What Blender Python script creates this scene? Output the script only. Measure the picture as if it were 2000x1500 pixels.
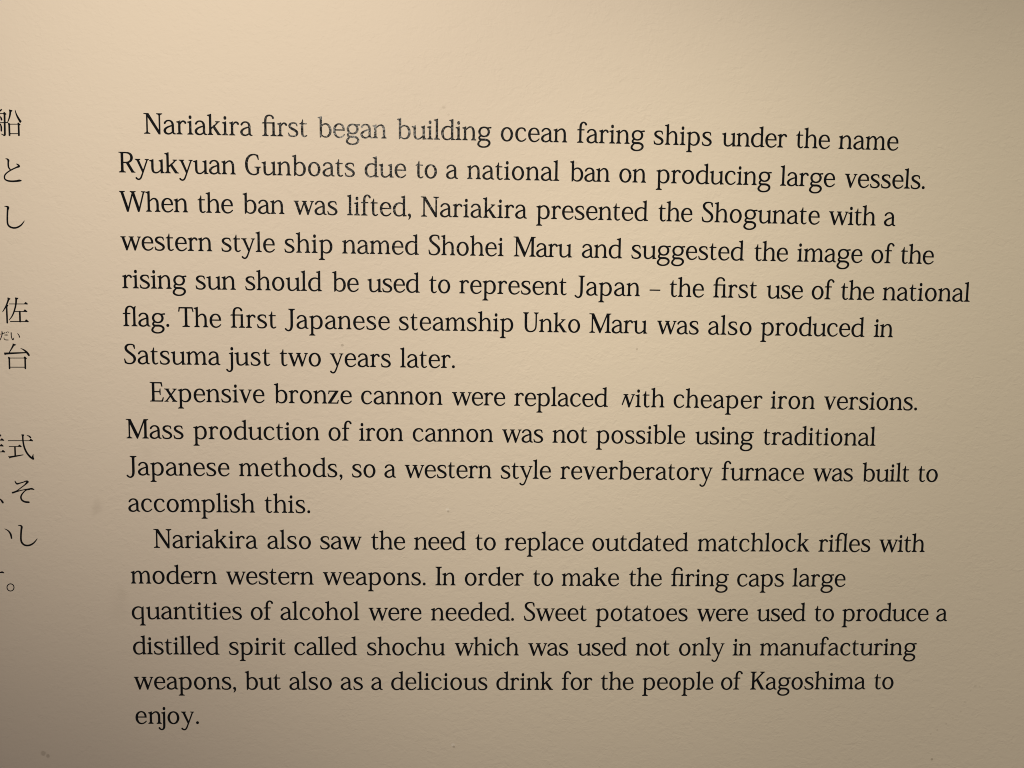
import bpy, math, random
import numpy as np
from mathutils import Matrix, Vector

for o in list(bpy.data.objects):
    bpy.data.objects.remove(o, do_unlink=True)
scene = bpy.context.scene
coll = scene.collection

UNIT = 2.5e-5            # one lettering unit in metres (lines are 1200 units = 30 mm apart)
EYE = 1.55               # height of the first line of text above the floor

def W(u, v, out=0.0):    # point on the wall: u to the right, v up, out = metres in front of it
    return Vector((u * UNIT, -out, EYE + v * UNIT))

# ------------------------------------------------------------------ camera
cam = bpy.data.cameras.new('camera')
cam.sensor_width = 36.0
cam.lens = 27.0
cam.clip_start = 0.01
cam.clip_end = 50.0
cam_ob = bpy.data.objects.new('camera', cam)
coll.objects.link(cam_ob)
rt, up, fw = [Vector((r[0], r[2], r[1])) for r in (
    (0.9994399814120675, 0.014902061178393598, -0.029960843240492894),
    (-0.012326561761994214, 0.9963573354519445, 0.08438077960192682),
    (0.03110915347889937, -0.08396421061224016, 0.9959830480013651))]
m = Matrix((rt, up, -fw)).transposed().to_4x4()
m.translation = W(11648.147, -5609.651, 24779.303 * UNIT)
cam_ob.matrix_world = m
scene.camera = cam_ob

# ------------------------------------------------------------------ light
world = bpy.data.worlds.new('World')
scene.world = world
world.use_nodes = True
bg = world.node_tree.nodes['Background']
bg.inputs['Color'].default_value = (1.0, 0.82, 0.69, 1)
bg.inputs['Strength'].default_value = 0.214

def spot(name, u, v, out, aim, power, cone, blend, radius, colour):
    d = bpy.data.lights.new(name, 'SPOT')
    d.energy = power
    d.spot_size = math.radians(cone)
    d.spot_blend = blend
    d.shadow_soft_size = radius
    d.color = colour
    o = bpy.data.objects.new(name, d)
    coll.objects.link(o)
    o.location = W(u, v, out)
    o.rotation_euler = (W(*aim) - o.location).to_track_quat('-Z', 'Y').to_euler()
    return o

# two warm gallery spots high in front of the wall, a little left and right of the reader
spot('track_spot', 2237, 12900, 0.868, (0.128 / UNIT, 0.023 / UNIT), 24.8, 64.5, 1.0, 0.03, (1.0, 0.84, 0.647))
spot('track_spot', 0.501 / UNIT, 0.599 / UNIT, 0.93, (0.777 / UNIT, -0.501 / UNIT), 27.0, 63.5, 1.0, 0.03, (0.975, 0.855, 0.595))

vs_ = scene.view_settings
vs_.view_transform = 'Standard'
vs_.look = 'None'
vs_.exposure = 0.0
vs_.gamma = 1.0
vs_.use_curve_mapping = False
scene.cycles.max_bounces = 4
scene.cycles.filter_width = 1.0

# ------------------------------------------------------------------ materials
class NT:
    def __init__(self, name):
        self.m = bpy.data.materials.new(name)
        self.m.use_nodes = True
        self.t = self.m.node_tree
        self.b = self.t.nodes['Principled BSDF']
    def n(self, kind, **kw):
        x = self.t.nodes.new(kind)
        for k, v in kw.items():
            if k in x.inputs: x.inputs[k].default_value = v
            else: setattr(x, k, v)
        return x
    def l(self, a, b): self.t.links.new(a, b)
    def math(self, op, a, b=None, clamp=False):
        x = self.n('ShaderNodeMath', operation=op, use_clamp=clamp)
        for i, q in enumerate((a, b)):
            if q is None: continue
            if isinstance(q, (int, float)): x.inputs[i].default_value = q
            else: self.l(q, x.inputs[i])
        return x.outputs[0]

def relief(nt):
    """height field of roller-applied paint, in real wall coordinates"""
    geo = nt.n('ShaderNodeNewGeometry')
    sep = nt.n('ShaderNodeMapping')
    sep.inputs['Scale'].default_value = (1, 0, 1.25)
    nt.l(geo.outputs['Position'], sep.inputs['Vector'])
    big = nt.n('ShaderNodeTexNoise', **{'Scale': 125.0, 'Detail': 1.0, 'Roughness': 0.45, 'Distortion': 0.6})
    mid = nt.n('ShaderNodeTexNoise', **{'Scale': 260.0, 'Detail': 1.5, 'Roughness': 0.5, 'Distortion': 0.9})
    fine = nt.n('ShaderNodeTexNoise', **{'Scale': 700.0, 'Detail': 1.0, 'Roughness': 0.5})
    for x in (big, mid, fine): nt.l(sep.outputs[0], x.inputs['Vector'])
    h = nt.math('MULTIPLY', big.outputs['Fac'], 0.9)
    ridge = nt.math('POWER', mid.outputs['Fac'], 1.6)
    h = nt.math('ADD', h, nt.math('MULTIPLY', ridge, 0.75))
    h = nt.math('ADD', h, nt.math('MULTIPLY', fine.outputs['Fac'], 0.12))
    patch = nt.n('ShaderNodeTexNoise', **{'Scale': 42.0, 'Detail': 2.0, 'Roughness': 0.6})
    nt.l(sep.outputs[0], patch.inputs['Vector'])
    amp = nt.n('ShaderNodeMapRange', **{'From Min': 0.34, 'From Max': 0.66, 'To Min': 0.45, 'To Max': 1.4})
    nt.l(patch.outputs['Fac'], amp.inputs['Value'])
    h = nt.math('MULTIPLY', nt.math('SUBTRACT', h, 0.75), amp.outputs['Result'])
    return h, geo

def wall_material():
    nt = NT('wall_paint')
    h, geo = relief(nt)
    # scuffs, chips, smudges and painted shade of dents, at their own places
    def spot_mask(u, v, r, soft=0.5, squash=(1, 1), wob=0.35):
        c = W(u, v)
        sub = nt.n('ShaderNodeVectorMath', operation='SUBTRACT')
        nt.l(geo.outputs['Position'], sub.inputs[0]); sub.inputs[1].default_value = c
        mul = nt.n('ShaderNodeVectorMath', operation='MULTIPLY')
        nt.l(sub.outputs[0], mul.inputs[0]); mul.inputs[1].default_value = (squash[0], 0, squash[1])
        ln = nt.n('ShaderNodeVectorMath', operation='LENGTH')
        nt.l(mul.outputs[0], ln.inputs[0])
        nz = nt.n('ShaderNodeTexNoise', **{'Scale': 0.9 / r, 'Detail': 2.0})
        nt.l(geo.outputs['Position'], nz.inputs['Vector'])
        d = nt.math('ADD', ln.outputs['Value'], nt.math('MULTIPLY', nt.math('SUBTRACT', nz.outputs['Fac'], 0.5), 2 * wob * r))
        mr = nt.n('ShaderNodeMapRange', interpolation_type='SMOOTHSTEP')
        nt.l(d, mr.inputs['Value'])
        mr.inputs['From Min'].default_value = r * (1 - soft); mr.inputs['From Max'].default_value = r
        mr.inputs['To Min'].default_value = 1.0; mr.inputs['To Max'].default_value = 0.0
        return mr.outputs['Result']
    tint = nt.n('ShaderNodeTexNoise', **{'Scale': 9.0, 'Detail': 3.0})
    nt.l(geo.outputs['Position'], tint.inputs['Vector'])
    mix = nt.n('ShaderNodeMix', data_type='RGBA')
    mix.inputs['A'].default_value = (0.794, 0.752, 0.676, 1)
    mix.inputs['B'].default_value = (0.812, 0.766, 0.694, 1)
    nt.l(tint.outputs['Fac'], mix.inputs['Factor'])
    col = mix.outputs['Result']
    def stain_or_shade(mask, amount, colour=(0.30, 0.26, 0.21, 1)):
        nonlocal col
        x = nt.n('ShaderNodeMix', data_type='RGBA')
        nt.l(nt.math('MULTIPLY', mask, amount), x.inputs['Factor'])
        nt.l(col, x.inputs['A']); x.inputs['B'].default_value = colour
        col = x.outputs['Result']
    for (u, v, r, a) in MARKS:
        stain_or_shade(spot_mask(u, v, r * UNIT), a)
    for (u, v, r, a) in SMUDGES:
        stain_or_shade(spot_mask(u, v, r * UNIT, soft=0.95, squash=(1.3, 0.8), wob=0.6), a, (0.42, 0.38, 0.32, 1))
    for (u, v, r) in CHIPS:
        stain_or_shade(spot_mask(u, v, r * UNIT), 0.8, (0.90, 0.88, 0.84, 1))
        k = spot_mask(u + 25, v - 60, r * UNIT * 0.7)
        stain_or_shade(k, 0.45)  # smaller dark spot set low on each chip
    nt.l(col, nt.b.inputs['Base Color'])
    nt.b.inputs['Roughness'].default_value = 0.62
    nt.b.inputs['Specular IOR Level'].default_value = 0.2
    bump = nt.n('ShaderNodeBump', **{'Strength': 0.5, 'Distance': 0.00068})
    nt.l(h, bump.inputs['Height'])
    nt.l(bump.outputs['Normal'], nt.b.inputs['Normal'])
    return nt.m

def vinyl_material():
    nt = NT('black_vinyl')
    h, geo = relief(nt)
    nt.b.inputs['Base Color'].default_value = (0.0050, 0.0062, 0.0088, 1)
    nt.b.inputs['Roughness'].default_value = 0.26
    nt.b.inputs['Specular IOR Level'].default_value = 0.155
    nt.b.inputs['Specular Tint'].default_value = (0.88, 0.94, 1.0, 1)
    bump = nt.n('ShaderNodeBump', **{'Strength': 0.5, 'Distance': 0.0007})
    nt.l(h, bump.inputs['Height'])
    nt.l(bump.outputs['Normal'], nt.b.inputs['Normal'])
    return nt.m

# (u, v, radius, strength) in lettering units
MARKS = [(6963, -6521, 60, 0.44), (16458, -6516, 45, 0.40), (27056, -20469, 60, 0.48), (-2930, -20170, 110, 0.36), (-2780, -20260, 80, 0.40),
         (10303, 760, 50, 0.17), (10150, 980, 70, 0.17), (10420, 560, 40, 0.17), (14360, -640, 45, 0.17), (28407, -17855, 60, 0.17), (28560, -17880, 40, 0.17),
         (28250, -18020, 45, 0.15), (28080, -18420, 45, 0.17), (27960, -18760, 45, 0.17), (27700, -19010, 40, 0.15), (27480, -19200, 45, 0.17), (27180, -19420, 45, 0.17), (26960, -19560, 40, 0.15)]  # bottom-right arc of dots paints in the shade of tiny dents
SMUDGES = [(-922, -11848, 330, .17), (-1010, -12020, 200, .10), (-330, -15165, 620, .08), (-180, -14700, 330, .09), (700, -10050, 380, .07)]
CHIPS = [(10369, -11849, 70), (10621, -19914, 80), (21100, 5200, 40)]

# ---------------------------------------------------------------- lettering
# Every letter is drawn from pen strokes (x, y, width) and cut shapes in
# 1/1000-like units (x-height 412, capitals 616), merged into one outline.
import numpy as np
STEP = 6.0
BOLD = 7.0      # ink spread on every edge

def ss(t):
    return t * t * (3 - 2 * t)

def spline(pts, closed=False, n=9):
    p = np.array([(q + (60,))[:3] if len(q) == 2 else q for q in pts], float)
    k = len(p); out = []
    segs = k if closed else k - 1
    for i in range(segs):
        if closed:
            a, b, c, d = p[(i - 1) % k], p[i], p[(i + 1) % k], p[(i + 2) % k]
        else:
            b, c = p[i], p[i + 1]
            a = p[i - 1] if i > 0 else 2 * b - c
            d = p[i + 2] if i + 2 < k else 2 * c - b
        tb = np.linalg.norm((b - a)[:2]); tc = np.linalg.norm((c - b)[:2]) + 1e-6; td = np.linalg.norm((d - c)[:2])
        m1 = (c - a) / (tb + tc) * tc
        m2 = (d - b) / (tc + td) * tc
        for j in range(n):
            t = j / n
            h = (2*t**3 - 3*t*t + 1) * b + (t**3 - 2*t*t + t) * m1 + (-2*t**3 + 3*t*t) * c + (t**3 - t*t) * m2
            out.append(h)
    if not closed:
        out.append(p[-1])
    else:
        out.append(out[0])
    return np.array(out)

def d_stroke(X, Y, pts, closed=False):
    q = spline(pts, closed)
    D = np.full(X.shape, 1e9)
    for a, b in zip(q[:-1], q[1:]):
        dx, dy = b[0] - a[0], b[1] - a[1]
        L = dx * dx + dy * dy + 1e-9
        t = np.clip(((X - a[0]) * dx + (Y - a[1]) * dy) / L, 0, 1)
        r = (a[2] + (b[2] - a[2]) * t) / 2
        D = np.minimum(D, np.hypot(X - a[0] - t * dx, Y - a[1] - t * dy) - r)
    return D

def d_poly(X, Y, pts):
    p = np.array(pts, float); n = len(p)
    D = np.full(X.shape, 1e18); inside = np.zeros(X.shape, bool)
    for i in range(n):
        a, b = p[i], p[(i + 1) % n]
        dx, dy = b - a
        t = np.clip(((X - a[0]) * dx + (Y - a[1]) * dy) / (dx * dx + dy * dy + 1e-9), 0, 1)
        D = np.minimum(D, (X - a[0] - t * dx) ** 2 + (Y - a[1] - t * dy) ** 2)
        if dy != 0:
            c = ((a[1] > Y) != (b[1] > Y)) & (X < (b[0] - a[0]) * (Y - a[1]) / dy + a[0])
            inside ^= c
    D = np.sqrt(D)
    return np.where(inside, -D, D)

def contours(shapes):
    """union of the shapes -> list of closed outlines (marching squares on their distance field)"""
    xs, ys = [], []
    for s in shapes:
        for q in s[1]:
            w = q[2] if len(q) > 2 else 0
            xs += [q[0] - w, q[0] + w]; ys += [q[1] - w, q[1] + w]
    x0, x1, y0, y1 = min(xs) - 20, max(xs) + 20, min(ys) - 20, max(ys) + 20
    gx = np.arange(x0, x1 + STEP, STEP) + 0.137; gy = np.arange(y0, y1 + STEP, STEP) + 0.071
    X, Y = np.meshgrid(gx, gy)
    D = np.full(X.shape, 1e9)
    for s in shapes:
        if s[0] == 'P': D = np.minimum(D, d_poly(X, Y, s[1]))
        elif s[0] == 'C': D = np.maximum(D, -d_poly(X, Y, s[1]))
        else: D = np.minimum(D, d_stroke(X, Y, s[1], s[0] == 'O'))
    D = D - BOLD
    I = D < 0
    nxt = {}; pos = {}
    def cut(j, i, h):
        key = (j, i, h)
        if key not in pos:
            a = D[j, i]; b = D[j, i + 1] if h else D[j + 1, i]
            t = a / (a - b)
            pos[key] = (gx[i] + t * STEP, gy[j]) if h else (gx[i], gy[j] + t * STEP)
        return key
    code = I[:-1, :-1] * 1 + I[:-1, 1:] * 2 + I[1:, 1:] * 4 + I[1:, :-1] * 8
    for j, i in zip(*np.nonzero((code > 0) & (code < 15))):
        c = code[j, i]
        B, R, T, Lf = (j, i, True), (j, i + 1, False), (j + 1, i, True), (j, i, False)
        for a, b in {1: [(B, Lf)], 2: [(R, B)], 3: [(R, Lf)], 4: [(T, R)], 5: [(B, Lf), (T, R)], 6: [(T, B)], 7: [(T, Lf)],
                     8: [(Lf, T)], 9: [(B, T)], 10: [(R, B), (Lf, T)], 11: [(R, T)], 12: [(Lf, R)], 13: [(B, R)], 14: [(Lf, B)]}[c]:
            nxt[cut(*a)] = cut(*b)
    loops = []
    while nxt:
        k = next(iter(nxt)); loop = []
        while k in nxt:
            loop.append(pos[k]); k = nxt.pop(k)
        if len(loop) > 5:
            loops.append(thin(loop, 0.7))
    return loops

def thin(loop, tol):
    p = np.array(loop); n = len(p)
    far = int(np.argmax(((p - p[0]) ** 2).sum(1)))
    def dp(i, j):
        if j <= i + 1: return []
        a, b = p[i], p[j % n]; d = b - a; L = np.hypot(*d) + 1e-9
        q = p[i + 1:j]
        e = np.abs(d[0] * (q[:, 1] - a[1]) - d[1] * (q[:, 0] - a[0])) / L
        m = int(np.argmax(e))
        if e[m] < tol: return []
        m += i + 1
        return dp(i, m) + [m] + dp(m, j)
    idx = [0] + dp(0, far) + [far] + dp(far, n)
    return p[idx]

XH, CAP, ASC, DSC = 412, 616, 634, -216
def S(*p): return ('S', p)
def O(*p): return ('O', p)
def P(*p): return ('P', p)
def CUT(*p): return ('C', p)

def foot(cx, w, y=0, st=62, lw=None):
    h = st / 2; l = lw if lw else w / 2; r = w / 2
    return P((cx - l, y), (cx + r, y), (cx + r - 3, y + 15), (cx + h + (r - h) * .45, y + 27), (cx + h + 8, y + 44), (cx + h, y + 72),
             (cx - h, y + 72), (cx - h - 8, y + 44), (cx - h - (l - h) * .45, y + 27), (cx - l + 3, y + 15))
def head(cx, w, y, st=62, lw=None):
    h = st / 2; l = lw if lw else w / 2; r = w / 2
    return P((cx - l, y), (cx + r, y), (cx + r - 3, y - 15), (cx + h + (r - h) * .45, y - 27), (cx + h + 8, y - 42), (cx + h, y - 66),
             (cx - h, y - 66), (cx - h - 8, y - 42), (cx - h - (l - h) * .45, y - 27), (cx - l + 3, y - 15))
def flag(x0, x1, top, tip=62):
    return P((x1, top - 130), (x1, top - 8), (x1 - 6, top + 2), (x1 - 14, top - 2), (x0 + 8, top - 20), (x0 - tip + 4, top - 34), (x0 - tip, top - 44),
             (x0 - tip + 5, top - 50), (x0 - 24, top - 58), (x0 - 6, top - 72), (x0, top - 100), (x0, top - 130))
def stem(x0, x1, y0, y1): return P((x0, y0), (x1, y0), (x1, y1), (x0, y1))
def spur(x0, x1, xr):   # small foot to the right of d, a, u
    return P((x0, 80), (x0, -8), (x0 + 18, -7), (x1, -2), (xr, 2), (xr - 2, 13), (x1 + 22, 24), (x1 + 6, 40), (x1, 75))

def arch(x, xr, w=30):    # shoulder of n, h, m from stem edge x to right stem centre xr
    d = xr - x
    return S((x - 8, 318, 26), (x + d * .14, 352, 28), (x + d * .36, 394, 31), (x + d * .57, 405, 36), (x + d * .79, 384, 50), (x + d * .95, 322, 61), (xr, 240, 62), (xr, 40, 62))

G = {}
bowl_p = [(112, 335, 28), (168, 383, 31), (238, 404, 34), (318, 374, 50), (372, 295, 65), (389, 205, 69), (374, 108, 64), (320, 32, 48), (240, 3, 32), (178, 14, 28), (115, 60, 28)]
bowl_d = [(335, 358, 28), (270, 396, 31), (195, 404, 34), (112, 370, 48), (54, 296, 65), (35, 203, 70), (52, 105, 64), (105, 30, 47), (178, 3, 33), (245, 14, 29), (330, 66, 28)]
G['a'] = (28, 6, [S((38, 328, 48), (58, 362, 44), (105, 399, 35), (165, 410, 32), (225, 393, 42), (266, 350, 55), (284, 290, 61), (287, 180, 61), (288, 85, 60), (300, 38, 50), (326, 14, 34), (366, 7, 18)),
                  S((280, 262, 28), (205, 240, 32), (112, 201, 42), (54, 152, 57), (34, 100, 66), (58, 40, 57), (120, 8, 40), (168, 5, 34), (220, 24, 33), (275, 66, 30))])
G['b'] = (15, 34, [stem(62, 124, 40, 560), flag(62, 124, ASC), P((62, 60), (66, -12), (80, -12), (98, 12), (124, 40), (124, 80)), S(*bowl_p)])
G['c'] = (38, 26, [S((308, 332, 50), (288, 374, 42), (238, 404, 34), (180, 409, 32), (110, 383, 46), (52, 308, 65), (35, 212, 70), (52, 112, 64), (108, 33, 46), (175, 4, 34), (232, 9, 30), (290, 39, 28), (336, 82, 22))])
G['d'] = (34, 2, [stem(315, 377, 20, 560), flag(315, 377, ASC), spur(315, 377, 436), S(*bowl_d)])
G['e'] = (38, 26, [S((330, 236, 50), (319, 300, 55), (280, 372, 46), (222, 406, 33), (175, 410, 31), (106, 383, 45), (52, 308, 64), (35, 210, 70), (52, 112, 64), (108, 30, 46), (185, 1, 34), (250, 11, 30), (305, 42, 28), (347, 84, 22)),
                   P((45, 213), (357, 213), (357, 226), (350, 240), (45, 240))])
G['f'] = (14, -26, [stem(73, 135, 0, 420), P((2, 383), (5, 397), (30, 410), (228, 410), (228, 384)), foot(104, 196, lw=98), S((104, 395, 62), (105, 480, 62), (117, 556, 57), (150, 606, 44), (196, 627, 34), (240, 614, 40), (268, 588, 48), (281, 563, 54))])
G['g'] = (24, 6, [O((216, 406, 34), (110, 368, 50), (66, 266, 62), (110, 162, 50), (216, 124, 34), (322, 162, 50), (366, 266, 62), (322, 368, 50)),
                  S((300, 384, 26), (350, 389, 28), (400, 396, 34), (424, 397, 40)),
                  S((118, 152, 34), (74, 112, 42), (63, 72, 50), (92, 36, 53), (160, 25, 54), (250, 26, 54), (330, 6, 54), (384, -45, 57), (382, -112, 55), (318, -178, 42), (210, -204, 34), (100, -186, 43), (36, -128, 55), (50, -62, 50), (92, -14, 38), (122, 14, 34))])
G['h'] = (15, 14, [stem(58, 120, 0, 560), flag(58, 120, ASC), foot(89, 166), arch(120, 363), foot(363, 164)])
G['i'] = (20, 20, [stem(62, 124, 0, 350), flag(62, 124, 414), foot(93, 182), O((93, 533, 76), (93, 510, 76))])
G['j'] = (-40, 20, [flag(62, 124, 414), S((93, 330, 62), (93, 50, 62), (93, -70, 62), (86, -135, 57), (58, -184, 44), (10, -204, 35), (-38, -186, 38), (-68, -150, 47)), O((93, 533, 76), (93, 510, 76))])
G['k'] = (15, 8, [stem(58, 120, 0, 560), flag(58, 120, ASC), foot(89, 168), S((330, 392, 30), (225, 284, 32), (118, 196, 32)),
                  P((250, 411), (382, 411), (379, 397), (350, 386), (322, 378), (290, 382), (252, 397)),
                  P((158, 244), (196, 296), (214, 284), (376, 44), (392, 24), (430, 12), (430, 0), (316, 0))])
G['l'] = (15, 16, [stem(62, 124, 0, 560), flag(62, 124, ASC), foot(93, 186)])
G['m'] = (18, 18, [stem(50, 112, 0, 350), flag(50, 112, 414, 54), foot(81, 158), arch(112, 326), foot(326, 150), arch(357, 571), foot(571, 160)])
G['n'] = (18, 15, [stem(50, 112, 0, 350), flag(50, 112, 414, 54), foot(81, 162), arch(112, 354), foot(354, 160)])
G['o'] = (40, 40, [O((192, 407, 33), (86, 354, 54), (35, 205, 70), (86, 56, 54), (192, 3, 33), (298, 56, 54), (349, 205, 70), (298, 354, 54))])
G['p'] = (15, 46, [stem(62, 124, DSC, 350), flag(62, 124, 414), foot(93, 186, DSC), S(*bowl_p)])
G['q'] = (38, 12, [stem(315, 377, DSC, 380), P((315, 340), (330, 372), (352, 398), (372, 420), (377, 416), (377, 340)), foot(346, 186, DSC), S(*bowl_d)])
G['r'] = (18, 16, [stem(60, 122, 0, 350), flag(60, 122, 414, 58), foot(91, 182), S((112, 308, 28), (140, 350, 30), (185, 393, 35), (232, 394, 44), (264, 372, 52), (279, 347, 50))])
G['s'] = (30, 28, [S((252, 396, 26), (212, 407, 30), (158, 410, 32), (88, 392, 46), (44, 340, 61), (58, 284, 65), (112, 240, 65), (190, 200, 65), (256, 152, 65), (279, 95, 61), (252, 40, 46), (200, 9, 35), (145, 3, 32), (80, 10, 32), (35, 32, 24)),
                   P((236, 396), (262, 402), (272, 395), (285, 322), (278, 312), (268, 316), (254, 352), (236, 378)),
                   P((-2, 104), (4, 112), (16, 110), (34, 68), (58, 36), (72, 8), (40, 6), (18, 12))])
G['t'] = (20, 25, [P((0, 383), (4, 392), (30, 404), (60, 424), (82, 462), (98, 520), (106, 524), (112, 510), (116, 410), (120, 380)), P((50, 382), (222, 382), (222, 406), (50, 406)),
                   S((87, 390, 62), (87, 130, 63), (94, 62, 58), (120, 20, 42), (155, 4, 33), (192, 12, 30), (230, 36, 20))])
G['u'] = (12, 2, [flag(60, 122, 414), S((91, 330, 62), (91, 130, 63), (104, 60, 58), (140, 18, 43), (195, 4, 34), (250, 16, 30), (310, 56, 28), (352, 104, 24)),
                  stem(346, 408, 20, 350), flag(346, 408, 414, 56), spur(346, 408, 464)])
G['v'] = (6, 6, [P((44, 396), (114, 396), (226, 96), (214, -10), (204, -16), (186, -16), (178, -8)), S((352, 392, 30), (205, 8, 32)),
                 P((-2, 412), (160, 412), (157, 398), (120, 386), (112, 370), (50, 370), (36, 388), (0, 400)), P((288, 412), (404, 412), (402, 400), (372, 388), (362, 372), (334, 376), (326, 390), (290, 400))])
G['w'] = (6, -2, [P((34, 396), (104, 396), (214, 90), (206, -10), (196, -16), (178, -16), (170, -8)), S((196, 10, 32), (330, 380, 32)),
                 P((300, 396), (366, 396), (474, 90), (462, -10), (452, -16), (434, -16), (427, -8)), S((452, 10, 32), (584, 392, 30)),
                 P((-2, 412), (154, 412), (151, 398), (116, 386), (104, 370), (44, 370), (30, 388), (0, 400)), P((256, 412), (410, 412), (408, 399), (376, 388), (362, 372), (306, 372), (294, 388), (258, 399)),
                 P((520, 412), (632, 412), (630, 400), (602, 388), (594, 374), (566, 376), (558, 390), (522, 400))])
G['x'] = (10, 10, [P((42, 396), (118, 396), (356, 14), (278, 14)), S((345, 394, 30), (60, 16, 30)), P((0, 412), (158, 412), (155, 399), (124, 388), (110, 372), (60, 372), (36, 390), (2, 400)),
                   P((262, 412), (390, 412), (387, 399), (360, 388), (345, 372), (310, 376), (296, 392), (264, 400)), P((0, 0), (122, 0), (120, 12), (94, 22), (80, 40), (48, 36), (32, 20), (2, 12)),
                   P((246, 0), (402, 0), (400, 12), (374, 22), (345, 44), (290, 40), (282, 22), (248, 12))])
G['y'] = (6, 12, [P((44, 396), (114, 396), (258, 48), (236, -20), (222, 0)), S((376, 392, 30), (240, 20, 32), (205, -75, 34), (168, -160, 38), (128, -200, 36), (84, -206, 36), (46, -186, 40), (28, -166, 44)),
                 P((-2, 412), (160, 412), (157, 398), (120, 386), (112, 370), (50, 370), (36, 388), (0, 400)), P((304, 412), (426, 412), (424, 400), (396, 388), (386, 372), (358, 376), (350, 390), (306, 400))])
G['z'] = (18, 24, [P((30, 384), (330, 384), (330, 412), (24, 412)), P((24, 412), (62, 408), (44, 372), (30, 310), (8, 308)), P((240, 392), (330, 400), (330, 390), (92, 20), (0, 16), (2, 24)),
                   P((0, 0), (320, 0), (320, 27), (0, 27)), P((280, 20), (320, 0), (346, 108), (324, 110), (304, 56))])
G['fi'] = (14, 12, [stem(73, 135, 0, 420), P((2, 383), (5, 397), (30, 410), (380, 410), (380, 384)), foot(104, 190), S((104, 395, 62), (106, 480, 62), (122, 560, 56), (164, 610, 42), (230, 628, 34), (290, 616, 38), (330, 584, 48), (348, 548, 54)),
                    stem(328, 390, 0, 400), P((300, 408), (328, 412), (386, 424), (390, 410), (390, 380), (300, 384)), foot(359, 190)])
G['fl'] = (14, 12, [stem(70, 132, 0, 420), P((0, 383), (4, 397), (26, 410), (234, 410), (234, 384)), foot(101, 182), S((101, 395, 62), (104, 480, 61), (124, 560, 54), (175, 610, 40), (245, 621, 34), (300, 594, 40), (340, 545, 46), (358, 490, 56)),
                    stem(327, 389, 0, 570), P((310, 580), (345, 590), (398, 630), (406, 626), (396, 590), (389, 540), (330, 540)), foot(358, 182)])
# capitals
G['N'] = (14, 10, [stem(80, 116, 0, 596), P((0, 616), (150, 616), (124, 580), (66, 588), (44, 598), (2, 603)), foot(98, 184, st=36), P((64, 600), (148, 614), (478, 80), (506, 0), (500, -14), (462, -14), (450, -4)),
                   stem(466, 504, 0, 600), head(485, 176, 616, 38)])
G['R'] = (14, 0, [stem(66, 136, 0, 606), P((0, 617), (140, 617), (140, 560), (66, 560), (62, 588), (44, 600), (2, 604)), foot(101, 208, st=70), S((100, 602, 29), (228, 602, 31), (312, 586, 44), (376, 534, 62), (397, 450, 72), (372, 370, 60), (312, 320, 43), (235, 303, 30), (100, 303, 29)),
                  P((212, 304), (300, 300), (448, 46), (462, 26), (500, 13), (500, 0), (388, 0))])
G['G'] = (34, 12, [S((392, 584, 30), (330, 610, 32), (250, 617, 34), (150, 582, 50), (70, 485, 68), (38, 320, 75), (60, 170, 69), (128, 56, 54), (222, 8, 36), (292, 3, 33), (352, 22, 34), (396, 52, 40)),
                   P((360, 596), (398, 612), (408, 590), (424, 470), (414, 458), (404, 462), (384, 520), (356, 572)), P((364, 232), (430, 232), (430, 72), (410, 44), (364, 28)), P((292, 243), (490, 243), (487, 229), (452, 218), (440, 196), (356, 196), (344, 218), (295, 229))])
G['W'] = (8, 8, [P((36, 598), (110, 598), (270, 100), (276, 0), (264, -14), (236, -14), (224, -4)), S((262, 22, 36), (408, 570, 36)), P((376, 598), (450, 598), (614, 100), (612, 0), (600, -14), (576, -14), (566, -4)), S((602, 22, 34), (752, 592, 34)),
                 P((-2, 616), (166, 616), (163, 601), (124, 589), (110, 568), (44, 568), (30, 590), (0, 602)), P((328, 616), (504, 616), (501, 601), (464, 590), (448, 566), (380, 566), (368, 590), (331, 602)), P((680, 616), (806, 616), (804, 602), (776, 590), (766, 572), (738, 574), (726, 592), (682, 602))])
G['S'] = (30, 28, [S((326, 590, 26), (270, 611, 30), (195, 617, 33), (112, 593, 49), (62, 522, 66), (78, 442, 69), (142, 376, 69), (230, 310, 69), (312, 236, 71), (338, 150, 70), (308, 66, 53), (240, 16, 37), (170, 5, 33), (95, 16, 34), (42, 40, 26)),
                   P((300, 594), (330, 604), (340, 592), (349, 488), (340, 476), (328, 480), (312, 530), (292, 562)), P((6, 150), (12, 160), (26, 158), (46, 98), (76, 46), (84, 12), (44, 16), (24, 28))])
G['M'] = (14, 12, [stem(80, 114, 0, 596), P((-2, 616), (146, 616), (126, 580), (68, 588), (46, 598), (0, 603)), foot(97, 176, st=34), P((62, 600), (144, 614), (388, 92), (366, -4), (358, -10), (342, -10), (334, -2)), S((360, 30, 34), (580, 598, 34)),
                   P((562, 616), (704, 616), (701, 602), (664, 591), (646, 566), (646, 540), (560, 560)), stem(578, 646, 0, 600), foot(612, 196, st=68)])
G['J'] = (14, 16, [head(223, 208, 616, 70), S((223, 560, 70), (223, 300, 70), (223, 110, 69), (214, 26, 64), (184, -40, 51), (122, -74, 37), (64, -56, 37), (26, -20, 43))])
G['T'] = (6, 6, [stem(210, 280, 0, 600), P((30, 586), (446, 586), (450, 620), (22, 620)), P((20, 620), (62, 606), (46, 570), (32, 486), (22, 480), (4, 484)), P((450, 620), (412, 606), (434, 564), (456, 478), (466, 472), (480, 478)), foot(245, 232, st=70)])
G['U'] = (14, 10, [head(84, 174, 616, 70), S((84, 560, 70), (84, 200, 70), (96, 108, 66), (136, 40, 52), (196, 9, 37), (256, 6, 33), (330, 26, 34), (388, 84, 36), (414, 180, 36), (418, 580, 36)), head(418, 150, 616, 36)])
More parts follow.
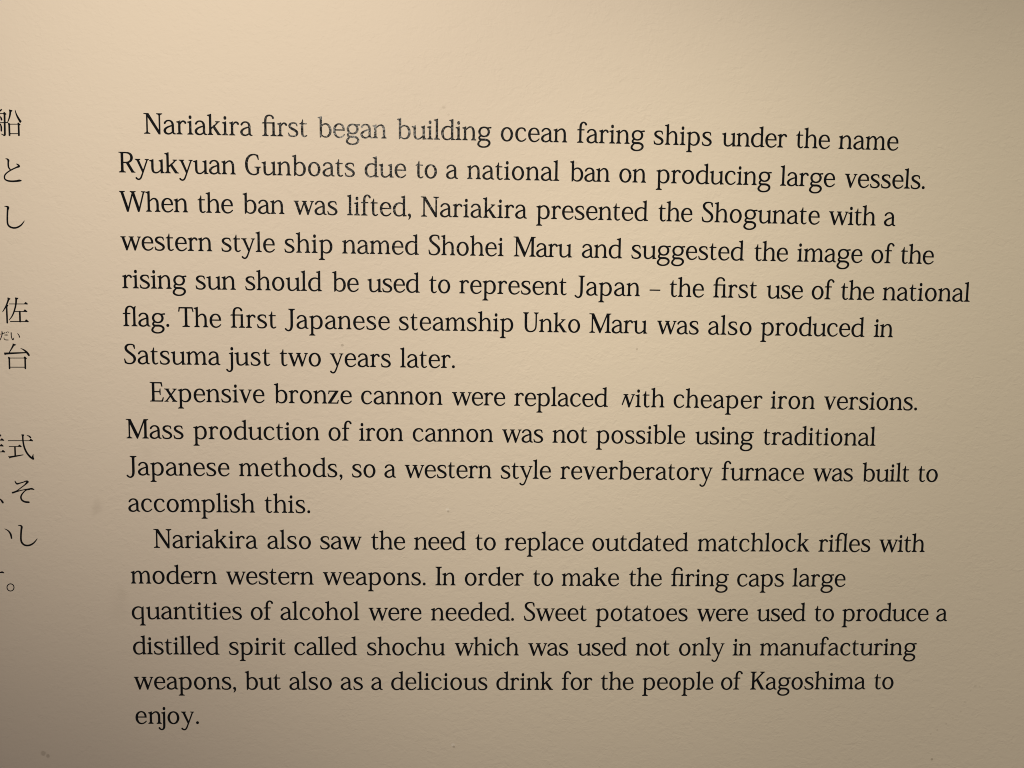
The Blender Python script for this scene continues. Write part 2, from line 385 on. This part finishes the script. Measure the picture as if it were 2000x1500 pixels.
G['E'] = (14, 16, [stem(68, 138, 0, 600), P((0, 616), (372, 616), (364, 586), (60, 586), (44, 600), (2, 604)), P((330, 590), (372, 616), (396, 492), (388, 482), (370, 484), (354, 552)), P((120, 302), (330, 302), (330, 328), (120, 328)),
                   P((332, 412), (314, 408), (306, 360), (300, 328), (300, 302), (308, 262), (318, 216), (334, 210)), P((0, 0), (400, 0), (400, 28), (60, 28), (2, 14)), P((364, 14), (402, 0), (432, 122), (424, 132), (408, 128), (390, 70), (362, 30)), P((60, 26), (60, 70), (68, 70))])
G['I'] = (14, 14, [stem(70, 140, 0, 600), foot(105, 208, st=70), head(105, 206, 616, 70)])
G['K'] = (14, 4, [stem(70, 140, 0, 600), foot(105, 196, st=70), head(105, 200, 616, 70), S((425, 580, 38), (280, 420, 38), (136, 262, 38)), P((332, 616), (492, 616), (489, 602), (456, 588), (430, 562), (386, 572), (372, 590), (335, 602)),
                  P((206, 316), (262, 372), (454, 44), (470, 24), (514, 13), (514, 0), (384, 0))])
G['.'] = (40, 30, [O((43, 38, 84), (43, 36, 84))])
G[','] = (40, 30, [S((42, 37, 80), (46, 34, 80)), S((56, 30, 56), (66, -10, 44), (52, -56, 30), (22, -98, 14))])
G['–'] = (0, 0, [P((0, 182), (340, 182), (340, 210), (0, 210))])
TEXT = [
    [('Nariakira', 850, -26, 264, -8.3), ('first', 4486, -16, 192, -14.7), ('began', 6215, -13, 136, -20.6), ('building', 8681, -10, 60, -9.8), ('ocean', 11915, -8, -15, -7.3), ('faring', 14349, -8, -78, -10.9), ('ships', 16776, -10, -137, -5.0), ('under', 18975, -13, -196, -18.0), ('the', 21348, -18, -243, -24.0), ('name', 22738, -21, -288, -5.5)],
    [('Ryukyuan', 54, -1222, 237, -10.4), ('Gunboats', 3929, -1213, 151, -3.0), ('due', 7654, -1207, 91, -9.6), ('to', 9264, -1206, 63, -24.0), ('a', 10214, -1205, 44, 0.0), ('national', 10893, -1205, 2, -2.4), ('ban', 14146, -1205, -52, -24.0), ('on', 15700, -1206, -82, -21.5), ('producing', 16905, -1207, -138, -12.6), ('large', 20902, -1212, -203, -14.7), ('vessels.', 22999, -1217, -255, -14.9)],
    [('When', 49, -2416, 207, -17.4), ('the', 2450, -2412, 172, -24.0), ('ban', 3858, -2409, 144, -13.9), ('was', 5456, -2407, 114, -8.3), ('lifted,', 7116, -2405, 78, -7.5), ('Nariakira', 9441, -2403, 23, -5.1), ('presented', 13102, -2403, -44, -13.3), ('the', 17005, -2404, -91, -24.0), ('Shogunate', 18393, -2406, -140, -5.3), ('with', 22546, -2412, -191, -24.0), ('a', 24333, -2415, -212, 0.0)],
    [('western', 51, -3612, 154, -15.3), ('style', 3161, -3607, 118, -8.0), ('ship', 5132, -3605, 91, 5.7), ('named', 6958, -3603, 59, -5.3), ('Shohei', 9669, -3602, 21, -11.9), ('Maru', 12395, -3601, -13, -24.0), ('and', 14573, -3601, -39, -12.3), ('suggested', 16167, -3602, -77, -12.4), ('the', 20155, -3605, -113, -24.0), ('image', 21557, -3607, -138, -11.6), ('of', 23972, -3610, -161, -13.8), ('the', 24950, -3612, -176, -24.0)],
    [('rising', 53, -4808, 113, -16.8), ('sun', 2333, -4805, 93, -11.1), ('should', 3888, -4804, 72, -8.0), ('be', 6642, -4802, 53, -24.0), ('used', 7759, -4801, 38, -24.0), ('to', 9711, -4801, 23, -24.0), ('represent', 10674, -4801, 0, -10.5), ('Japan', 14378, -4801, -29, 1.1), ('–', 16819, -4801, -44, 0.0), ('the', 17445, -4802, -54, -15.1), ('first', 18866, -4802, -69, -4.2), ('use', 20616, -4804, -84, -24.0), ('of', 22072, -4805, -96, -24.0), ('the', 23047, -4806, -107, -24.0), ('national', 24434, -4807, -127, -5.9)],
    [('flag.', 48, -6004, 67, -11.9), ('The', 1788, -6003, 58, -9.3), ('first', 3419, -6002, 48, 0.4), ('Japanese', 5128, -6002, 32, 2.4), ('steamship', 8741, -6000, 10, -0.7), ('Unko', 12743, -6000, -7, -5.7), ('Maru', 14878, -6000, -19, -20.9), ('was', 17088, -6001, -30, -11.5), ('also', 18740, -6001, -40, 4.8), ('produced', 20475, -6002, -55, -16.4), ('in', 24204, -6004, -67, -24.0)],
    [('Satsuma', 32, -7201, 18, -2.8), ('just', 3405, -7201, 14, 11.0), ('two', 4954, -7200, 11, -11.8), ('years', 6563, -7200, 8, -3.7), ('later.', 8797, -7200, 5, -9.1)],
    [('Expensive', 835, -8398, -23, -5.7), ('bronze', 4765, -8399, -15, -8.3), ('cannon', 7528, -8400, -8, -6.0), ('were', 10483, -8400, -3, -24.0), ('replaced', 12490, -8400, 4, -17.5), ('with', 15803, -8400, 10, -0.0), ('cheaper', 17680, -8400, 16, -0.2), ('iron', 20903, -8399, 21, -0.2), ('versions.', 22681, -8399, 27, -11.7)],
    [('Mass', 54, -9595, -73, -11.5), ('production', 2180, -9597, -53, -6.2), ('of', 6476, -9599, -35, -11.6), ('iron', 7475, -9599, -27, -14.5), ('cannon', 9193, -9600, -12, -7.6), ('was', 12121, -9600, 2, -21.8), ('not', 13759, -9600, 12, -24.0), ('possible', 15191, -9600, 26, -11.1), ('using', 18458, -9599, 43, -18.8), ('traditional', 20699, -9598, 63, -3.0)],
    [('Japanese', 25, -10792, -112, -5.1), ('methods,', 3616, -10795, -74, 2.4), ('so', 7236, -10798, -49, -9.9), ('a', 8285, -10799, -41, 0.0), ('western', 8966, -10799, -21, -17.2), ('style', 12074, -10800, 5, -14.4), ('reverberatory', 14039, -10799, 42, -7.3), ('furnace', 19370, -10797, 84, -7.8), ('was', 22438, -10794, 107, -22.4), ('built', 24080, -10793, 124, -16.6), ('to', 25956, -10790, 138, -24.0)],
    [('accomplish', 42, -11988, -149, -8.7), ('this.', 4414, -11994, -104, -0.8)],
    [('Nariakira', 837, -13185, -181, -8.0), ('also', 4485, -13192, -132, 2.2), ('saw', 6194, -13194, -101, -21.5), ('the', 7864, -13195, -73, -17.8), ('need', 9271, -13196, -42, -24.0), ('to', 11277, -13197, -15, -24.0), ('replace', 12243, -13197, 20, -12.1), ('outdated', 15126, -13197, 77, -9.2), ('matchlock', 18663, -13194, 143, -5.8), ('rifles', 22732, -13188, 196, -11.5), ('with', 24795, -13184, 229, -17.3)],
    [('modern', 72, -14378, -244, -11.9), ('western', 3154, -14386, -174, -15.3), ('weapons.', 6301, -14391, -98, -3.9), ('In', 9979, -14394, -47, -17.9), ('order', 10923, -14395, -12, -11.2), ('to', 13194, -14395, 23, -24.0), ('make', 14156, -14395, 58, -9.5), ('the', 16395, -14393, 97, -24.0), ('firing', 17810, -14392, 136, -10.0), ('caps', 20014, -14389, 179, -13.0), ('large', 21908, -14386, 221, -9.7)],
    [('quantities', 51, -15572, -276, -5.8), ('of', 3904, -15583, -212, -24.0), ('alcohol', 4883, -15585, -162, -8.6), ('were', 7792, -15589, -98, -17.9), ('needed.', 9841, -15591, -32, -9.5), ('Sweet', 12904, -15592, 38, -13.9), ('potatoes', 15321, -15591, 111, -10.5), ('were', 18731, -15587, 179, -24.0), ('used', 20754, -15583, 229, -24.0), ('to', 22698, -15579, 264, -24.0), ('produce', 23655, -15576, 315, -15.0), ('a', 26872, -15566, 361, 0.0)],
    [('distilled', 64, -16765, -328, -11.3), ('spirit', 3187, -16775, -248, -7.5), ('called', 5320, -16780, -181, -13.1), ('shochu', 7717, -16785, -102, -12.4), ('which', 10644, -16787, -23, -18.1), ('was', 13093, -16788, 37, -22.0), ('used', 14737, -16787, 90, -24.0), ('not', 16696, -16785, 139, -19.5), ('only', 18135, -16783, 186, -6.1), ('in', 19975, -16780, 225, -24.0), ('manufacturing', 20907, -16778, 318, -6.1)],
    [('weapons,', 88, -17957, -361, -8.9), ('but', 3703, -17970, -274, -15.6), ('also', 5151, -17974, -221, -1.1), ('as', 6845, -17977, -176, 8.0), ('a', 7858, -17979, -148, 0.0), ('delicious', 8513, -17980, -78, -5.0), ('drink', 12019, -17983, 16, -5.4), ('for', 14230, -17982, 74, -24.0), ('the', 15544, -17981, 118, -19.9), ('people', 16956, -17979, 185, -12.3), ('of', 19603, -17974, 243, -24.0), ('Kagoshima', 20620, -17972, 326, -9.5), ('to', 24871, -17958, 408, -24.0)],
    [('enjoy.', 79, -19147, -424, 10.6)],
]
JP = {
    '船': [('S', [(-3460, 599, 31), (-3504, 553, 21), (-3562, 487, 4)]), ('S', [(-3684, 471, 11), (-3530, 478, 11), (-3376, 485, 11)]), ('P', [(-3404, 482), (-3384, 530), (-3366, 520), (-3314, 467), (-3341, 451), (-3396, 452)]), ('S', [(-3369, 473, 44), (-3376, 159, 44), (-3383, -157, 44)]), ('S', [(-3383, -152, 40), (-3407, -176, 34), (-3448, -154, 15), (-3496, -136, 3)]), ('S', [(-3533, 409, 4), (-3484, 360, 31), (-3466, 295, 42)]), ('S', [(-3825, 187, 14), (-3562, 201, 14), (-3299, 214, 14)]), ('S', [(-3506, 160, 21), (-3485, 82, 36), (-3486, -39, 36)]), ('S', [(-3684, 466, 42), (-3700, 179, 38), (-3740, -7, 29), (-3822, -194, 4)]), ('S', [(-3187, 570, 46), (-3206, 440, 38), (-3243, 319, 25), (-3294, 207, 6)]), ('P', [(-3225, 604), (-3136, 582), (-3133, 571), (-3165, 543), (-3216, 541)]), ('S', [(-3046, 601, 3), (-3016, 481, 27), (-2963, 362, 46), (-2919, 289, 50)]), ('P', [(-2977, 353), (-2918, 322), (-2864, 267), (-2903, 214), (-2930, 243)]), ('S', [(-3240, 171, 42), (-3241, 2, 42), (-3242, -168, 42)]), ('P', [(-3268, 205), (-3212, 173), (-3213, 153), (-3267, 152)]), ('S', [(-3240, 165, 12), (-3091, 169, 12), (-2942, 172, 12)]), ('S', [(-2956, 159, 42), (-2957, -1, 42), (-2958, -162, 42)]), ('P', [(-2993, 172), (-2966, 216), (-2950, 210), (-2903, 158), (-2939, 139)]), ('S', [(-3242, -121, 12), (-3098, -118, 12), (-2953, -115, 12)])],
    'と': [('S', [(-3384, -884, 12), (-3338, -893, 29), (-3309, -929, 50), (-3314, -990, 36), (-3317, -1074, 36), (-3306, -1149, 34), (-3262, -1213, 27)]), ('S', [(-3058, -1036, 15), (-3008, -1068, 36), (-2993, -1105, 51), (-3067, -1139, 31), (-3200, -1203, 25), (-3335, -1285, 25), (-3422, -1366, 27), (-3448, -1442, 31), (-3432, -1507, 32), (-3355, -1552, 36), (-3215, -1567, 40), (-3083, -1556, 42), (-2989, -1540, 50), (-2937, -1542, 12)])],
    'し': [('S', [(-3479, -2335, 6), (-3414, -2343, 29), (-3376, -2371, 61), (-3390, -2447, 42), (-3403, -2588, 38), (-3412, -2778, 38), (-3400, -2891, 40), (-3344, -2961, 42), (-3233, -2997, 40), (-3119, -2980, 38), (-3003, -2912, 31), (-2930, -2830, 19), (-2890, -2772, 3)])],
    '佐': [('S', [(-3465, -5202, 42), (-3502, -5303, 36), (-3565, -5449, 31), (-3626, -5546, 19), (-3671, -5614, 6)]), ('P', [(-3492, -5164), (-3418, -5198), (-3428, -5216), (-3452, -5233), (-3501, -5207)]), ('S', [(-3541, -5439, 38), (-3540, -5697, 38), (-3540, -5955, 38)]), ('P', [(-3549, -5400), (-3495, -5400), (-3492, -5409), (-3518, -5448), (-3551, -5449)]), ('S', [(-3448, -5363, 12), (-3177, -5360, 12), (-2906, -5356, 12)]), ('P', [(-2997, -5358), (-2957, -5307), (-2938, -5306), (-2883, -5355), (-2902, -5369)]), ('S', [(-3234, -5193, 42), (-3251, -5367, 38), (-3302, -5560, 32), (-3377, -5735, 25), (-3477, -5870, 6)]), ('P', [(-3265, -5163), (-3175, -5175), (-3177, -5188), (-3210, -5220), (-3262, -5213)]), ('S', [(-3305, -5599, 12), (-3120, -5597, 12), (-2934, -5594, 12)]), ('P', [(-3025, -5595), (-2989, -5538), (-2970, -5538), (-2908, -5593), (-2925, -5607)]), ('S', [(-3139, -5601, 40), (-3140, -5757, 40), (-3141, -5913, 40)]), ('S', [(-3441, -5915, 14), (-3170, -5912, 14), (-2899, -5910, 14)]), ('P', [(-2994, -5908), (-2958, -5852), (-2939, -5851), (-2876, -5909), (-2894, -5925)])],
    'だ': [('S', [(-3838, -6332, 3), (-3780, -6320, 7), (-3694, -6299, 7), (-3626, -6273, 16)]), ('S', [(-3716, -6245, 22), (-3709, -6298, 16), (-3741, -6405, 14), (-3783, -6502, 9)]), ('S', [(-3644, -6345, 3), (-3582, -6342, 18), (-3534, -6344, 3)]), ('S', [(-3661, -6433, 7), (-3653, -6471, 9), (-3616, -6495, 12), (-3535, -6499, 12)]), ('S', [(-3583, -6252, 7), (-3562, -6278, 5)]), ('S', [(-3534, -6232, 5), (-3514, -6262, 3)])],
    'い small': [('S', [(-3431, -6272, 20), (-3432, -6362, 14), (-3419, -6439, 14), (-3385, -6485, 24), (-3352, -6428, 3)]), ('S', [(-3237, -6291, 3), (-3196, -6339, 14), (-3178, -6404, 20)])],
    '台': [('S', [(-3370, -6647, 44), (-3426, -6750, 32), (-3518, -6897, 12)]), ('P', [(-3392, -6613), (-3298, -6647), (-3337, -6671), (-3399, -6662)]), ('P', [(-3675, -6904), (-3011, -6880), (-3007, -6904), (-3309, -6928), (-3625, -6955), (-3649, -6972), (-3659, -6967)]), ('S', [(-3154, -6756, 3), (-3056, -6808, 32), (-2973, -6880, 50), (-2923, -6947, 53), (-2908, -6976, 40)]), ('S', [(-3522, -7067, 38), (-3524, -7233, 38), (-3526, -7399, 38)]), ('P', [(-3556, -7036), (-3496, -7062), (-3496, -7081), (-3546, -7092)]), ('S', [(-3524, -7070, 11), (-3271, -7067, 11), (-3018, -7063, 11)]), ('S', [(-3030, -7075, 38), (-3032, -7234, 38), (-3034, -7392, 38)]), ('P', [(-3075, -7061), (-3045, -7021), (-3031, -7021), (-2980, -7077), (-3015, -7098)]), ('S', [(-3526, -7360, 12), (-3280, -7357, 12), (-3034, -7354, 12)])],
    '式': [('S', [(-3657, -9714, 9), (-3281, -9711, 9), (-2905, -9709, 9)]), ('P', [(-2997, -9707), (-2956, -9654), (-2940, -9654), (-2884, -9708), (-2896, -9723)]), ('S', [(-3063, -9540, 3), (-2996, -9564, 29), (-2957, -9606, 38)]), ('S', [(-3196, -9531, 36), (-3196, -9700, 36), (-3164, -9918, 40), (-3093, -10096, 44), (-2992, -10229, 48), (-2917, -10288, 46)]), ('P', [(-3230, -9510), (-3157, -9517), (-3165, -9551), (-3225, -9551)]), ('P', [(-2940, -10254), (-2890, -10142), (-2888, -10243), (-2867, -10298), (-2897, -10325), (-2956, -10286)]), ('S', [(-3636, -9904, 9), (-3457, -9902, 9), (-3279, -9900, 9)]), ('P', [(-3361, -9900), (-3320, -9847), (-3304, -9847), (-3248, -9900), (-3260, -9915)]), ('S', [(-3456, -9911, 36), (-3457, -10055, 36), (-3457, -10199, 36)]), ('P', [(-3672, -10219), (-3648, -10227), (-3454, -10197), (-3207, -10161), (-3205, -10175), (-3436, -10229), (-3611, -10266), (-3636, -10285)])],
    '洋': [('S', [(-4321, -9708, 11), (-4066, -9705, 11), (-3811, -9702, 11)]), ('P', [(-3912, -9702), (-3866, -9649), (-3849, -9649), (-3788, -9702), (-3800, -9715)]), ('S', [(-4300, -9893, 11), (-4068, -9891, 11), (-3836, -9890, 11)]), ('P', [(-3934, -9889), (-3888, -9836), (-3872, -9835), (-3814, -9889), (-3826, -9901)]), ('S', [(-4356, -10082, 11), (-4074, -10081, 11), (-3792, -10079, 11)]), ('P', [(-3886, -10079), (-3845, -10024), (-3829, -10024), (-3770, -10079), (-3788, -10092)]), ('S', [(-3893, -9540, 36), (-3942, -9608, 21), (-3983, -9688, 3)]), ('S', [(-4179, -9531, 3), (-4137, -9575, 29), (-4120, -9615, 38)]), ('S', [(-4082, -9704, 42), (-4092, -10019, 42), (-4102, -10334, 42)]), ('S', [(-4574, -9555, 3), (-4508, -9599, 31), (-4491, -9633, 40)]), ('S', [(-4626, -9774, 3), (-4556, -9817, 31), (-4538, -9852, 40)]), ('P', [(-4633, -10270), (-4606, -10319), (-4553, -10209), (-4467, -9980), (-4481, -9975), (-4590, -10170)])],
    'そ': [('S', [(-3496, -11029, 15), (-3474, -11079, 29), (-3434, -11112, 40), (-3353, -11091, 27), (-3236, -11057, 19), (-3148, -11023, 29), (-3102, -11043, 59), (-3132, -11083, 44), (-3201, -11152, 23), (-3320, -11243, 19), (-3440, -11334, 19), (-3559, -11396, 42), (-3586, -11402, 44)]), ('S', [(-3586, -11404, 42), (-3461, -11365, 29), (-3304, -11323, 15), (-3158, -11292, 21), (-3041, -11276, 34), (-2975, -11271, 44), (-2910, -11294, 17)]), ('S', [(-3051, -11291, 29), (-3149, -11312, 23), (-3228, -11373, 23), (-3300, -11464, 31), (-3330, -11544, 38), (-3314, -11625, 40), (-3250, -11682, 44), (-3163, -11707, 46), (-3088, -11711, 44)])],
    '、': [('S', [(-4050, -11575, 3), (-3980, -11625, 27), (-3929, -11690, 50), (-3909, -11728, 48)])],
    'い': [('S', [(-3881, -12590, 4), (-3776, -12654, 27), (-3703, -12762, 43), (-3679, -12897, 34)]), ('S', [(-4306, -12523, 38), (-4312, -12748, 38), (-4280, -12927, 41), (-4215, -13026, 48), (-4150, -12927, 7)])],
    'し two': [('S', [(-3449, -12472, 7), (-3375, -12481, 31), (-3344, -12518, 51), (-3360, -12634, 44), (-3375, -12778, 41), (-3381, -12940, 43), (-3358, -13039, 46), (-3292, -13111, 44), (-3198, -13137, 43), (-3084, -13115, 41), (-2977, -13046, 32), (-2905, -12964, 19), (-2863, -12910, 3)])],
    'す': [('S', [(-4665, -14068, 21), (-4265, -14048, 24), (-4091, -14038, 27), (-4021, -14025, 43), (-3967, -14048, 14)]), ('S', [(-4328, -13885, 34), (-4339, -14157, 34), (-4368, -14366, 27), (-4430, -14339, 24), (-4421, -14248, 21), (-4345, -14230, 27), (-4322, -14339, 31), (-4371, -14503, 27), (-4497, -14612, 7)])],
    '。': [('O', [(-3664, -14531, 16), (-3700, -14616, 16), (-3780, -14651, 16), (-3857, -14616, 16), (-3887, -14531, 16), (-3851, -14446, 16), (-3771, -14411, 16), (-3693, -14446, 16)])],
}

# ------------------------------------------------------------------ the wall
def link(name, mesh, mat, parent=None):
    o = bpy.data.objects.new(name, mesh)
    if mat: mesh.materials.append(mat)
    coll.objects.link(o)
    if parent: o.parent = parent
    return o

def tag(o, label, cat=None, group=None, kind=None):
    if label: o['label'] = label
    if cat: o['category'] = cat
    if group: o['group'] = group
    if kind: o['kind'] = kind

def slab(name, x0, x1, z0, z1, depth):
    me = bpy.data.meshes.new(name)
    v = [(x, y, z) for y in (0.0, depth) for z in (z0, z1) for x in (x0, x1)]
    me.from_pydata(v, [], [(0, 1, 3, 2), (4, 6, 7, 5), (0, 4, 5, 1), (2, 3, 7, 6), (0, 2, 6, 4), (1, 5, 7, 3)])
    me.update()
    return me

PAINT = wall_material()
VINYL = vinyl_material()
wall = link('wall', slab('wall', -2.2, 2.8, 0.0, 3.0, 0.12), PAINT)
tag(wall, 'cream painted wall with fine roller texture carrying black lettering', 'wall')

# ------------------------------------------------------------------ letters as cut vinyl
THICK = 0.00009
_cache = {}
def glyph_mesh(key, shapes):
    """vertices and faces of one cut-out letter, front face plus its edge"""
    if key in _cache: return _cache[key]
    cu = bpy.data.curves.new('letter', 'CURVE')
    cu.dimensions = '2D'; cu.fill_mode = 'FRONT'; cu.resolution_u = 1
    for lp in contours(shapes):
        sp = cu.splines.new('POLY')
        sp.points.add(len(lp) - 1)
        for q, (x, y) in zip(sp.points, lp): q.co = (x, y, 0, 1)
        sp.use_cyclic_u = True
    ob = bpy.data.objects.new('letter', cu)
    coll.objects.link(ob)
    dg = bpy.context.evaluated_depsgraph_get()
    me = ob.evaluated_get(dg).to_mesh()
    vs = [(v.co.x, v.co.y) for v in me.vertices]
    fs = [tuple(p.vertices) for p in me.polygons]
    fs = [f if p.normal.z > 0 else f[::-1] for f, p in zip(fs, me.polygons)]
    cnt = {}
    for f in fs:
        for a, b in zip(f, f[1:] + f[:1]): cnt[(a, b)] = 1
    rim = [(a, b) for (a, b) in cnt if (b, a) not in cnt]
    ob.evaluated_get(dg).to_mesh_clear()
    bpy.data.objects.remove(ob, do_unlink=True)
    bpy.data.curves.remove(cu)
    _cache[key] = (vs, fs, rim)
    return _cache[key]

def lettering(name, placed, parent, origin):
    """placed: list of (key, shapes, u, v, x-scale, slope) -> one mesh standing 0.09 mm off the wall"""
    V, F = [], []
    for key, shapes, u, v, sx, sl in placed:
        vs, fs, rim = glyph_mesh(key, shapes)
        b = len(V); n = len(vs)
        for out in (THICK, 0.0):
            for x, y in vs:
                V.append(W(u + x * sx - y * sl, v + y + x * sx * sl, out) - origin)
        F += [tuple(b + i for i in f) for f in fs]
        F += [(b + j, b + i, b + n + i, b + n + j) for i, j in rim]
    me = bpy.data.meshes.new(name)
    me.from_pydata(V, [], F)
    me.update()
    return link(name, me, VINYL, parent)

def tokens(w):
    t, i = [], 0
    while i < len(w):
        n = 2 if w[i:i + 2] in ('fi', 'fl') else 1
        t.append(w[i:i + n]); i += n
    return t

XS = 0.99
HI = {c: max(max(q[:, 0]) for q in contours(G[c][2])) for c in G}
# the damaged w: its left arm has come away and only a stub of the thin stroke is left
G['w torn'] = (6, G['w'][1], [sh for i, sh in enumerate(G['w'][2]) if i not in (0, 1, 4)] + [S((222, 70, 26), (262, 190, 32), (330, 380, 32))])
HI['w torn'] = HI['w']

LABELS = [
    'slightly glinting indented top line about "building ocean faring ships under the name"',
    'black text line ending "due to a national ban on producing large vessels."',
    'black text line opening "When the ban was lifted"',
    'black text line opening "western style ship named"',
    'longest black text line, opening "rising sun should be used"',
    'black text line opening with the words "flag. The first"',
    'short black text line ending "just two years later."',
    'indented black text line opening "Expensive bronze cannon", with a torn w',
    'black text line opening "Mass production of iron cannon"',
    'black text line about "a western style reverberatory furnace"',
    'short black text line reading "accomplish this."',
    'indented black text line about "outdated matchlock rifles"',
    'black text line opening "modern western weapons"',
    'black text line opening "quantities of alcohol were needed"',
    'black text line opening "distilled spirit called shochu"',
    'black text line about "a delicious drink for the people"',
    'single black word "enjoy." standing alone as the bottom line']

for i, words in enumerate(TEXT):
    org = W(words[0][1], -1200 * i)
    line = bpy.data.objects.new('text_line', None)
    line.empty_display_size = 0.01
    line.location = org
    coll.objects.link(line)
    tag(line, LABELS[i], 'text line', 'lines of black English lettering on the wall')
    for (w, u, v, slope, track) in words:
        t = tokens(w)
        torn = (w == 'with' and i == 7)
        if torn: t[0] = 'w torn'
        x, placed = 0.0, []
        sl = slope * 1e-5
        for ch in t:
            l, r, sh = G[ch]
            x += l * XS
            placed.append((ch, sh, u + x, v + x * sl, XS, sl))
            x += (HI[ch] + r) * XS + track
        mark = {'.': 'full_stop', ',': 'comma'}.get(w[-1])
        if mark:
            lettering(mark, placed[-1:], line, org)
            placed = placed[:-1]
        o = lettering('dash' if w == '–' else 'word', placed, line, org)
        if torn: o['label'] = 'damaged word "with", left arm of its w peeled away'

JLINES = [(['船'], 'topmost Japanese character at the left edge, cut by the frame'),
          (['と'], 'Japanese character と, second from the top at the left edge'),
          (['し'], 'upper Japanese character し, beside the line about the lifted ban'),
          (['佐'], 'Japanese character 佐, just above the two tiny reading characters'),
          (['だ', 'い small', '台'], 'Japanese character 台 with two tiny reading characters above it'),
          (['洋', '式'], 'Japanese line end with 式 and a cut off character to its left'),
          (['、', 'そ'], 'Japanese line end with a comma and the character そ'),
          (['い', 'し two'], 'Japanese line end with い and the lower character し'),
          (['す', '。'], 'lowest Japanese line end, closed by a small round full stop')]
for chars, label in JLINES:
    q = np.vstack([np.array([p[:2] for p in s[1]]) for c in chars for s in JP[c]])
    org = W(float(q[:, 0].max()), float(q[:, 1].min()))
    line = bpy.data.objects.new('text_line', None)
    line.empty_display_size = 0.01
    line.location = org
    coll.objects.link(line)
    tag(line, label, 'text line', 'ends of black Japanese lines at the left edge')
    for c in chars:
        o = lettering('full_stop' if c == '。' else 'comma' if c == '、' else 'character', [('jp ' + c, JP[c], 0, 0, 1, 0)], line, org)
        if c in ('だ', 'い small'): o['label'] = 'tiny reading character above the large one'
